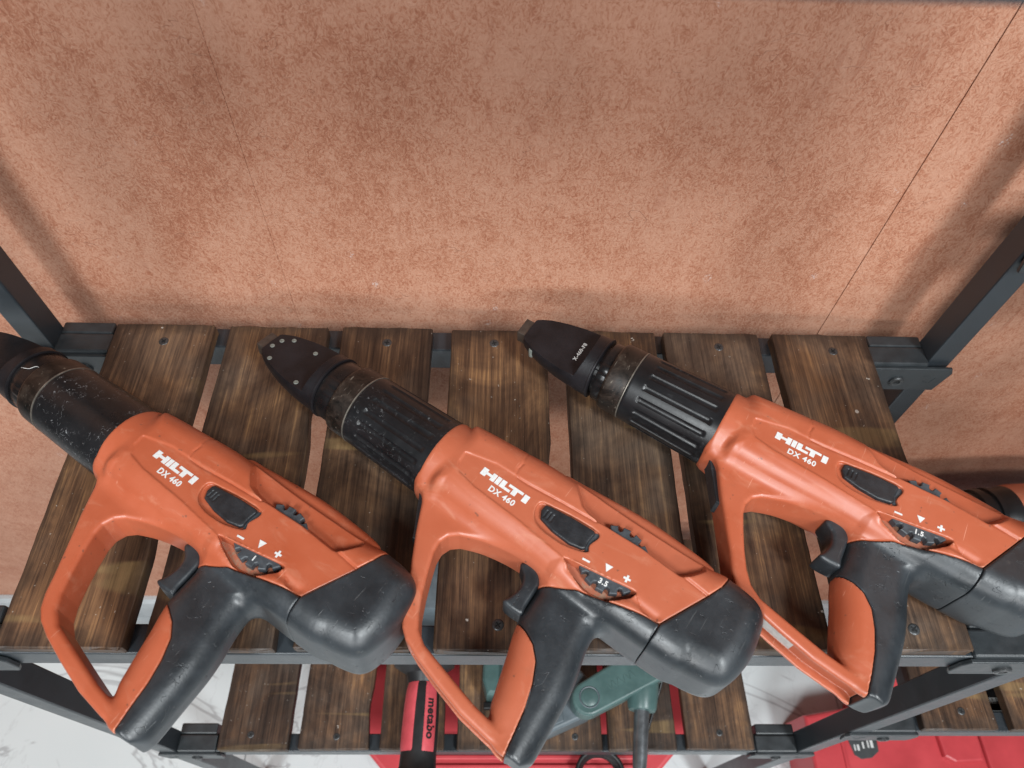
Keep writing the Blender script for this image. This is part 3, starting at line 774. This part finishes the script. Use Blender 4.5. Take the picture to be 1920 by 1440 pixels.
def bracket(x_in, x_post, zs, yoff, sgn):
    """corner clamp between slats and post; sgn=+1: post on the +x side"""
    L = abs(x_post-x_in)
    def X(a): return sgn*a
    def ordered(lo, hi): return tuple(min(a, b) for a, b in zip(lo, hi)), tuple(max(a, b) for a, b in zip(lo, hi))
    # part origin: inner end of the post, bar top
    lo, hi = ordered((X(-L+0.001), -0.0115, -0.0345), (X(0.0003), 0.0098, 0.0040)); h1 = box_me('clamp_half', lo, hi, M['bracket_black'], 0.0022, 2)
    lo, hi = ordered((X(-L+0.004), 0.0104, -0.0345), (X(0.0003), 0.0236, 0.0034)); h2 = box_me('clamp_half', lo, hi, M['bracket_black'], 0.0018, 2)
    loc = (x_post, yoff, zs-SL_T)
    b = rp('bracket', h1, loc)
    obj('clamp_half', h2, b)
    pl = [(X(-L-0.001), 0.0005), (X(0.0232), 0.0005), (X(0.0262), -0.006), (X(0.0205), -0.0345), (X(-L-0.001), -0.0345), (X(-L-0.0045), -0.026), (X(-L-0.0045), -0.008)]
    obj('face_plate', prism_me('face_plate', pl, -0.0150, -0.0112, M['bracket_black'], 0.0009, 'y', 2), b)
    bo = obj('bolt', lathe_me('bolt', [(0, 0.0068), (0.0018, 0.0068), (0.0028, 0.0058), (0.0026, 0.0032), (0.0012, 0.0030), (0.0012, 0.0002)], M['screw_black'], 32), b, (X(-L*0.42), -0.0148, -0.0185), (0, 0, R(-90)))
    obj('hex_socket_shade', lathe_me('hex_socket_shade', [(0.0013, 0.0029), (0.0014, 0.0029), (0.0014, 0.0001)], M['recess_shade_black'], 6), bo)  # black hexagon paints the shade at the bottom of the bolt's socket
    # embossed maker's strokes on the plate
    for k, (dx, dz, w_, h_) in enumerate(((0.004, -0.012, 0.007, 0.0014), (0.012, -0.017, 0.0014, 0.009), (0.006, -0.021, 0.006, 0.0014))):
        obj('embossed_stroke', box_me('embossed_stroke', (-w_/2, -0.0003, -h_/2), (w_/2, 0.0004, h_/2), M['bracket_black'], 0.0002, 1), b, (X(dx), -0.0150, dz), (0, R(20*sgn), 0))
    return b

def slat_me(w, L, seed):
    rnd = np.random.RandomState(seed); ny = 44
    ys = np.concatenate([[-L/2, -L/2+0.0012], np.linspace(-L/2+0.006, L/2-0.006, ny-4), [L/2-0.0012, L/2]]); V = []; F = []
    def sm(n, k):
        a = rnd.normal(size=n+k); return np.convolve(a, np.ones(k)/k, 'valid')[:n]
    el = sm(ny, 9)*0.0011; er = sm(ny, 9)*0.0011
    if rnd.rand() < 0.4:
        c = rnd.randint(8, ny-8); er -= 0.0035*np.exp(-((np.arange(ny)-c)/3.2)**2)
    ch = 0.0013
    for i, y in enumerate(ys):
        a = -w/2+el[i]; b = w/2+er[i]; e = 0.0; zt = 0.0
        if i in (0, ny-1): zt = -0.0012; e = 0.0016
        ring = [(a+e, -SL_T), (a+e, -ch), (a+e+ch*0.35, -ch*0.35+zt*0.5), (a+e+ch, 0+zt)]
        for k in range(1, 8):
            f = k/8; ring.append((a+(b-a)*f, zt+rnd.normal()*0.00006))
        ring += [(b-e-ch, 0+zt), (b-e-ch*0.35, -ch*0.35+zt*0.5), (b-e, -ch), (b-e, -SL_T)]
        yj = y+(rnd.normal()*0.0)
        for k, (x, z) in enumerate(ring):
            V.append((x, yj+(rnd.normal()*0.0006 if i in (0, ny-1) else 0), z))
    n = 15
    for i in range(ny-1):
        for k in range(n-1): F.append((i*n+k, i*n+k+1, (i+1)*n+k+1, (i+1)*n+k))
        F.append((i*n+n-1, i*n, (i+1)*n, (i+1)*n+n-1))
    F.append(tuple(range(n-1, -1, -1))); F.append(tuple(range((ny-1)*n, ny*n)))
    me = mesh_np('slat', V, F, M['wood'], False)
    return me
def screw_me():
    bm = bmesh.new(); n = 20
    rings = [(0.0000, 0.0046), (0.0006, 0.0043), (0.0009, 0.0030), (0.0006, 0.0014)]
    prev = None
    for z, r in rings:
        cur = [bm.verts.new((r*math.cos(2*math.pi*k/n), r*math.sin(2*math.pi*k/n), z)) for k in range(n)]
        if prev:
            for k in range(n): bm.faces.new((prev[k], prev[(k+1) % n], cur[(k+1) % n], cur[k]))
        prev = cur
    bm.faces.new(prev)
    return from_bm('screw', bm, M['screw_black'], True)
SCREW = screw_me()
CROSS = prism_me('cross_recess_shade', [(-.0024, -.0005), (-.0005, -.0005), (-.0005, -.0024), (.0005, -.0024), (.0005, -.0005), (.0024, -.0005), (.0024, .0005), (.0005, .0005), (.0005, .0024), (-.0005, .0024), (-.0005, .0005), (-.0024, .0005)], 0.0007, 0.00102, M['recess_shade_black'])  # raised black cross, painted shade in place of a cut recess
SLATS = [(-.352, -.2611), (-.247, -.155), (-.1412, -.0563), (-.0385, .0526), (.0690, .1553), (.1645, .2553), (.2694, .3607)]
SLOFF = [-0.001, 0.0, 0.0, 0.0, 0.0005, -0.001, -0.001]
def shelf(z, slats, xa, xb, seed, screws=True):
    for (y0, y1) in ((0.4110, 0.4330), (0.1315, 0.1530)):
        rp('bar', box_me('bar', (xa, -0.011, -0.030), (xb, 0.011, 0), M['frame_black'], 0.0014, 2), (0, (y0+y1)/2, z-SL_T))
    for k, (a, b) in enumerate(slats):
        w = b-a; L = 0.2955
        yc = 0.2803+(random.uniform(-0.0012, 0.0012))
        s = rp('slat', slat_me(w, L, seed*31+k), ((a+b)/2, yc, z), (0, 0, R(random.uniform(-0.12, 0.12))))
        for y in (0.131, -0.129):
            sc = obj('screw', SCREW, s, (random.uniform(-0.012, 0.010), y+random.uniform(-0.004, 0.002), -0.0004), (0, 0, random.uniform(0, 1.5)))
            obj('cross_recess_shade', CROSS, sc)
    for yo in (0.4118, 0.1420):
        sl = (slats[0][0], slats[-1][1])
        bracket(sl[0]-0.0035, xa+0.0, z, yo, -1)
        bracket(sl[1]+0.0035, xb-0.0, z, yo, +1)
shelf(0.0, SLATS, XL[1], XR[0], 3)
shelf(-0.52, SLATS, XL[1], XR[0], 11)
shelf(0.5140, SLATS, XL[1], XR[0], 23)
SLATS2 = [(0.503+i*0.1055, 0.503+i*0.1055+0.088) for i in range(7)]
shelf(-0.35, SLATS2, XR[1], X2R[0], 41)
shelf(0.17, SLATS2, XR[1], X2R[0], 57)

# ------------------------------------------------------------------ the three guns on the shelf
build_tool((-0.1979, 0.3835, 0.0), -35.70, 'orange and black fastening gun with dial reading 3.5, pale rivets on flat nose', '3.5', True, False, -7,
           rivets=((0.0155, -0.006), (0.0235, -0.0125), (0.049, -0.0125), (0.060, 0.0205), (0.0225, 0.0145), (0.0135, 0.0030)), spin=4, fade=0.30)
build_tool((-0.4442, 0.3841, 0.0), -33.37, 'orange and black fastening gun with dial reading 1 and smooth scratched barrel sleeve', '1', False, False, -24, spin=40, lean=-5.0, fade=0.05)
build_tool((0.0204, 0.4070, 0.0), -32.81, 'orange and black fastening gun with dial reading 1.5 and nose lettered X-460-F8', '1.5', True, True, 3, nosetext=True, spin=10, fade=0.12)

# ------------------------------------------------------------------ things on the lower shelves and floor
LZ = -0.52
def lathe_along(name, prof, mat, parent, loc, rz, nseg=48, ry=0.0):
    return obj(name, lathe_me(name, prof, mat, nseg), parent, loc, (0, ry, rz))
# hammer with red and black handle, lying with the handle over the front edge
hm = thing('breaker_hammer', 'red and black grip handle with black metabo lettering lying on lower shelf', 'power tool', (-0.084, 0.30, LZ))
hz = 0.048
obj('body', lathe_me('body', [(0.0, 0.030), (0.001, 0.040), (0.006, 0.0465), (0.11, 0.0475), (0.118, 0.042), (0.120, 0.03)], M['tool_grey'], 48), hm, (0.003, -0.015, hz), (0, 0, R(90)))
obj('flange', lathe_me('flange', [(0, 0.020), (0.001, 0.036), (0.004, 0.0405), (0.010, 0.0400), (0.014, 0.034), (0.020, 0.0235), (0.030, 0.0205), (0.0315, 0.0200)], M['cable_black'], 48), hm, (0.0005, -0.064, hz), (0, 0, R(-90)))
HL = -0.094
obj('handle_core', lathe_me('handle_core', [(0, 0.019), (0.004, 0.0205), (0.03, 0.0222), (0.06, 0.0228), (0.084, 0.0225), (0.088, 0.0226), (0.100, 0.0232), (0.106, 0.0265), (0.110, 0.0330), (0.114, 0.0335), (0.118, 0.028), (0.119, 0.01)], M['cable_black'], 48), hm, (0.0012, HL, hz), (0, 0, R(-91.2)))
def grip_panel(a0, a1):
    V = []; F = []; na = 14; nx = 16
    for i in range(nx):
        x = 0.002+0.084*i/(nx-1)
        r = float(np.interp(x, [0, 0.03, 0.06, 0.09], [0.0205, 0.0222, 0.0228, 0.0225]))
        e = min(1, min(i, nx-1-i)/1.5)
        for j in range(na):
            f = j/(na-1); a = R(a0+(a1-a0)*f); ed = min(1, min(j, na-1-j)/1.5)
            q = r-0.0006+0.0016*min(e, ed)
            V.append((x, q*math.cos(a), q*math.sin(a)))
    for i in range(nx-1):
        for j in range(na-1): F.append((i*na+j, (i+1)*na+j, (i+1)*na+j+1, i*na+j+1))
    me = mesh_np('grip_panel', V, F, M['grip_red'], True); return me
g1 = obj('grip_panel', grip_panel(104, 190), hm, (0.0012, HL, hz), (0, 0, R(-91.2)))
g1['label'] = 'plain red rubber grip panel'
for o_ in (g1,): pass
g2 = obj('grip_panel', grip_panel(28, 78), hm, (0.0012, HL, hz), (0, 0, R(-91.2)))
g2['label'] = 'red rubber grip panel with black lettering'
MT = text_me('maker_lettering', 'metabo', 0.0105, M['cable_black'], 0.03, 0.0003, 'CENTER', 1.05)
th = R(56)
# curl the lettering round the grip
for v in MT.vertices:
    yy, zz = v.co.y-0.004, v.co.z
    a = yy/0.0237
    rr_ = float(np.interp(v.co.x+0.046, [0, 0.03, 0.06, 0.09], [0.0205, 0.0222, 0.0228, 0.0225]))+0.0012+zz
    v.co = Vector((v.co.x+0.046, rr_*math.cos(th-a), rr_*math.sin(th-a)))
# text reads along the handle away from the flange
obj('maker_lettering', MT, hm, (0.0012, HL, hz), (0, 0, R(-91.2)))

# green multi-tool with lever arm and steel rod
gt = thing('green_power_tool', 'green lever arm tool with round pivot and steel rod on lower shelf', 'power tool', (0.14, 0.20, LZ))
def gl(x, y, z): return (x-0.14, y-0.20, z-LZ)
A_ = Vector((0.127, 0.178)); B_ = Vector((0.262, 0.2475)); dd = (B_-A_).normalized(); nn = Vector((-dd.y, dd.x))
pts = []
for k in range(13):
    a = math.pi/2+math.pi*k/12
    pts.append(A_+dd*(0.0205*math.cos(a))+nn*(0.0205*math.sin(a)))
pts += [B_-nn*0.026, B_+nn*0.026]
arm = obj('lever_arm', prism_me('lever_arm', [(p.x-0.14, p.y-0.20) for p in pts], 0.066, 0.100, M['tool_green'], 0.0035, 'z', 3), gt)
obj('pivot_ring', lathe_me('pivot_ring', [(0.0, 0.0108), (0.0006, 0.0116), (0.0010, 0.0122), (0.0006, 0.0128), (0.0, 0.0132)], M['tool_grey'], 40, None, None, False), gt, gl(0.1285, 0.179, LZ+0.0998), (0, R(-90), 0))
obj('pivot_cap', lathe_me('pivot_cap', [(0.0, 0.0106), (0.0008, 0.0104), (0.0012, 0.0098), (0.0012, 0.0002)], M['tool_green'], 40), gt, gl(0.1285, 0.179, LZ+0.0998), (0, R(-90), 0))
for k in range(9):
    p = A_+dd*(0.030+0.0044*k)-nn*(0.000+0.0006*(k % 3))
    hh = 0.0052 if k % 3 else 0.0038
    obj('embossed_stroke', box_me('embossed_stroke', (-0.0005, -hh, 0), (0.0005, hh, 0.0005), M['tool_green'], 0.0002, 1), arm, (p.x-0.14, p.y-0.20, 0.0999), (0, 0, math.atan2(dd.y, dd.x)+(-0.35 if k % 2 else 0.3)))
obj('collar', lathe_me('collar', [(0, 0.012), (0.001, 0.0215), (0.03, 0.0205), (0.050, 0.0180), (0.053, 0.0165), (0.0535, 0.0090)], M['tool_green'], 40), gt, gl(0.2035, 0.2195, LZ+0.079), (0, 0, R(-97)))
obj('rod', lathe_me('rod', [(0, 0.0085), (0.001, 0.0096), (0.055, 0.0090), (0.088, 0.0072), (0.105, 0.0062), (0.106, 0.003)], M['rod_steel'], 32), gt, gl(0.1970, 0.1690, LZ+0.079), (0, R(2), R(-98)))
mo = [(0.030, 0.122), (0.087, 0.146), (0.135, 0.1655), (0.148, 0.176), (0.140, 0.205), (0.131, 0.2115), (0.118, 0.226), (0.085, 0.30), (0.02, 0.27), (0.018, 0.15)]
obj('motor_body', prism_me('motor_body', [gl(x, y, 0)[:2] for x, y in mo], 0.0, 0.066, M['tool_grey'], 0.004, 'z', 3), gt)
obj('body_panel', prism_me('body_panel', [gl(x, y, 0)[:2] for x, y in ((0.045, 0.136), (0.0985, 0.157), (0.096, 0.178), (0.040, 0.165))], 0.0655, 0.0675, M['tool_grey'], 0.0008), gt)
obj('body_panel', prism_me('body_panel', [gl(x, y, 0)[:2] for x, y in ((0.096, 0.222), (0.117, 0.216), (0.112, 0.235), (0.094, 0.24))], 0.0655, 0.0675, M['tool_grey'], 0.0008), gt)

# teal tool further back
tt = thing('teal_power_tool', 'teal plastic power tool body standing on lower shelf beside grey motor body', 'power tool', (0.012, 0.24, LZ))
obj('body', prism_me('body', [(-0.012, -0.050), (0.012, -0.052), (0.020, -0.030), (0.020, 0.08), (-0.014, 0.08), (-0.018, -0.03)], 0.0, 0.055, M['tool_green'], 0.006, 'z', 3), tt)
obj('base_plate', box_me('base_plate', (-0.016, -0.060, 0.0), (0.016, -0.0505, 0.012), M['cable_black'], 0.002), tt)

# power cord running over the shelf edge
cord = obj('power_cord', tube_me('power_cord', [(0.262, 0.30, LZ+0.03), (0.252, 0.262, LZ+0.055), (0.2455, 0.245, LZ+0.062), (0.235, 0.216, LZ+0.060), (0.222, 0.180, LZ+0.046), (0.209, 0.145, LZ+0.028), (0.2000, 0.118, LZ+0.008), (0.194, 0.100, LZ-0.03), (0.190, 0.092, LZ-0.08), (0.186, 0.10, LZ-0.127)], 0.0021, M['cable_black']))
cord['label'] = 'thin black cord hanging over the lower shelf edge beside steel rod'; cord['category'] = 'cord'

# red case under the lower shelf
def case_box(root, poly, z0, z1, mat, bev=0.006):
    return obj('shell', prism_me('shell', poly, z0, z1, mat, bev, 'z', 3), root)
c1 = thing('tool_case', 'red ribbed tool case standing on floor under the shelf with coiled cable', 'tool case', (0.06, 0.24, FLOOR_Z), 0, 'red tool cases on the floor')
CH = 0.40
P1 = [(-0.262, 0.14), (-0.262, -0.068), (-0.195, -0.135), (-0.160, -0.150), (0.160, -0.150), (0.200, -0.118), (0.262, -0.060), (0.262, 0.14)]
case_box(c1, P1, 0.0, CH-0.006, M['case_red'])
for k in range(6):
    y = -0.142+0.0125*k
    obj('rib', box_me('rib', (-0.185+0.002, y, CH-0.0065), (0.165, y+0.0062, CH), M['case_red'], 0.0016, 2), c1)
obj('rim', prism_me('rim', [(x*1.012, y*1.012) for x, y in P1], CH*0.55, CH*0.60, M['case_red'], 0.003), c1)
# coil of cable on it
def coil_pts():
    out = []
    for i in range(150):
        a = 2*math.pi*i/30; rr2 = 0.024+0.0016*math.sin(i*0.21)+0.0012*(i//30)
        out.append((rr2*math.cos(a)*1.15, rr2*math.sin(a), 0.0035+0.0042*(i//30)+0.0006*math.sin(i*0.5)))
    return out
coil = obj('cable_coil', tube_me('cable_coil', coil_pts(), 0.0032, M['cable_black'], 10), None, (0.1655, 0.1150, FLOOR_Z+CH-0.0008))
coil['label'] = 'black cable coil lying on the ribbed red case'; coil['category'] = 'cable'

# red case under the right-hand bay with label plate
c2 = thing('tool_case', 'red tool case with dark grey label plate and raised panels on floor', 'tool case', (0.83, 0.20, FLOOR_Z), 0, 'red tool cases on the floor')
H2 = 0.13
case_box(c2, [(-0.228, 0.042), (-0.228, -0.13), (0.25, -0.13), (0.25, 0.14), (-0.07, 0.14), (-0.10, 0.062)], 0.0, H2, M['case_red'], 0.008)
obj('raised_panel', prism_me('raised_panel', [(0.012, -0.030), (0.030, -0.040), (0.082, -0.037), (0.086, -0.010), (0.086, 0.125), (0.008, 0.125)], H2-0.002, H2+0.012, M['case_red'], 0.004, 'z', 2), c2)
obj('raised_panel', prism_me('raised_panel', [(0.092, -0.060), (0.235, -0.060), (0.235, 0.125), (0.092, 0.125)], H2-0.002, H2+0.009, M['case_red'], 0.004, 'z', 2), c2)
obj('raised_panel', prism_me('raised_panel', [(0.010, -0.115), (0.235, -0.115), (0.235, -0.072), (0.022, -0.072)], H2-0.002, H2+0.007, M['case_red'], 0.003, 'z', 2), c2)
obj('rib', box_me('rib', (-0.172, -0.12, H2-0.001), (-0.165, 0.035, H2+0.003), M['case_red'], 0.001), c2)
lp = obj('label_plate', prism_me('label_plate', [(-0.157, 0.000), (-0.151, -0.026), (-0.140, -0.033), (-0.120, -0.031), (-0.104, -0.020), (-0.102, 0.008), (-0.150, 0.006)], H2-0.0005, H2+0.0016, M['plate_dark'], 0.0005), c2)
for (x, y, w_, h_) in ((-0.1215, -0.006, 0.0025, 0.017), (-0.1145, -0.005, 0.005, 0.019), (-0.120, 0.0035, 0.015, 0.004), (-0.145, 0.0005, 0.014, 0.0035), (-0.1475, -0.014, 0.0025, 0.010), (-0.141, -0.014, 0.004, 0.010), (-0.131, -0.010, 0.003, 0.011)):
    obj('printed_block', box_me('printed_block', (x-w_/2, y-h_/2, H2+0.0015), (x+w_/2, y+h_/2, H2+0.0019), M['white_print']), lp)

# shallow black tray hung under the side shelf, its white lettering showing between the slats
bc = thing('hanging_tray', 'shallow black tray with white lettering hung under slats of the side shelf', 'tray', (0.70, 0.24, -0.47))
obj('tray', box_me('tray', (-0.15, -0.082, 0.0), (0.16, 0.180, 0.070), M['plate_dark'], 0.004, 3), bc)
obj('lettering_strip', box_me('lettering_strip', (-0.135, -0.080, 0.0695), (0.15, -0.056, 0.0750), M['cable_black'], 0.001), bc)
obj('lettering', logo_me(1.15), bc, (-0.090, -0.0722, 0.0751))
obj('lid_edge', box_me('lid_edge', (-0.135, -0.052, 0.0695), (0.15, -0.046, 0.0755), M['tool_grey'], 0.001), bc)

# orange tool on the side shelf
ot = thing('rotary_hammer', 'orange and black power tool on lower side shelf behind the black post', 'power tool', (0.672, 0.378, -0.35))
def ribbed(x, th_, r): return r
obj('collar', lathe_me('collar', [(-0.125, 0.016), (-0.124, 0.026), (-0.095, 0.028), (-0.094, 0.033), (-0.05, 0.034), (-0.049, 0.037), (-0.040, 0.038), (-0.039, 0.0355), (-0.033, 0.0355), (-0.032, 0.0385), (-0.026, 0.0385), (-0.025, 0.036), (-0.018, 0.037), (-0.006, 0.0395), (-0.002, 0.0395), (0, 0.03)], M['sleeve'], 64), ot, (0, 0, 0.042), (0, 0, R(4)))
obj('housing', lathe_me('housing', [(-0.006, 0.028), (-0.005, 0.0395), (0.002, 0.0410), (0.05, 0.0415), (0.16, 0.0400), (0.19, 0.034), (0.20, 0.02)], M['orange'], 64), ot, (0, 0, 0.042), (0, 0, R(4)))
obj('handle', tube_me('handle', [(0.19, 0.012, 0.042), (0.215, 0.0, 0.042), (0.222, -0.05, 0.040), (0.21, -0.11, 0.036), (0.16, -0.12, 0.036), (0.10, -0.09, 0.038), (0.09, -0.03, 0.040)], 0.015, M['rubber'], 18), ot)

# white thread caught on the neck of the left-hand gun
th_ = obj('loose_thread', tube_me('loose_thread', [(-0.3737, 0.3325, 0.0614), (-0.3707, 0.3318, 0.0616), (-0.3679, 0.3313, 0.0617), (-0.3663, 0.3313, 0.0618), (-0.3645, 0.3324, 0.0618), (-0.3629, 0.3334, 0.0617), (-0.3613, 0.3335, 0.0616), (-0.3588, 0.3321, 0.0616), (-0.3563, 0.331, 0.0615)], 0.00026, M['white_print'], 6))
th_['label'] = 'short white thread lying on dark neck of scratched-sleeve gun'; th_['category'] = 'thread'
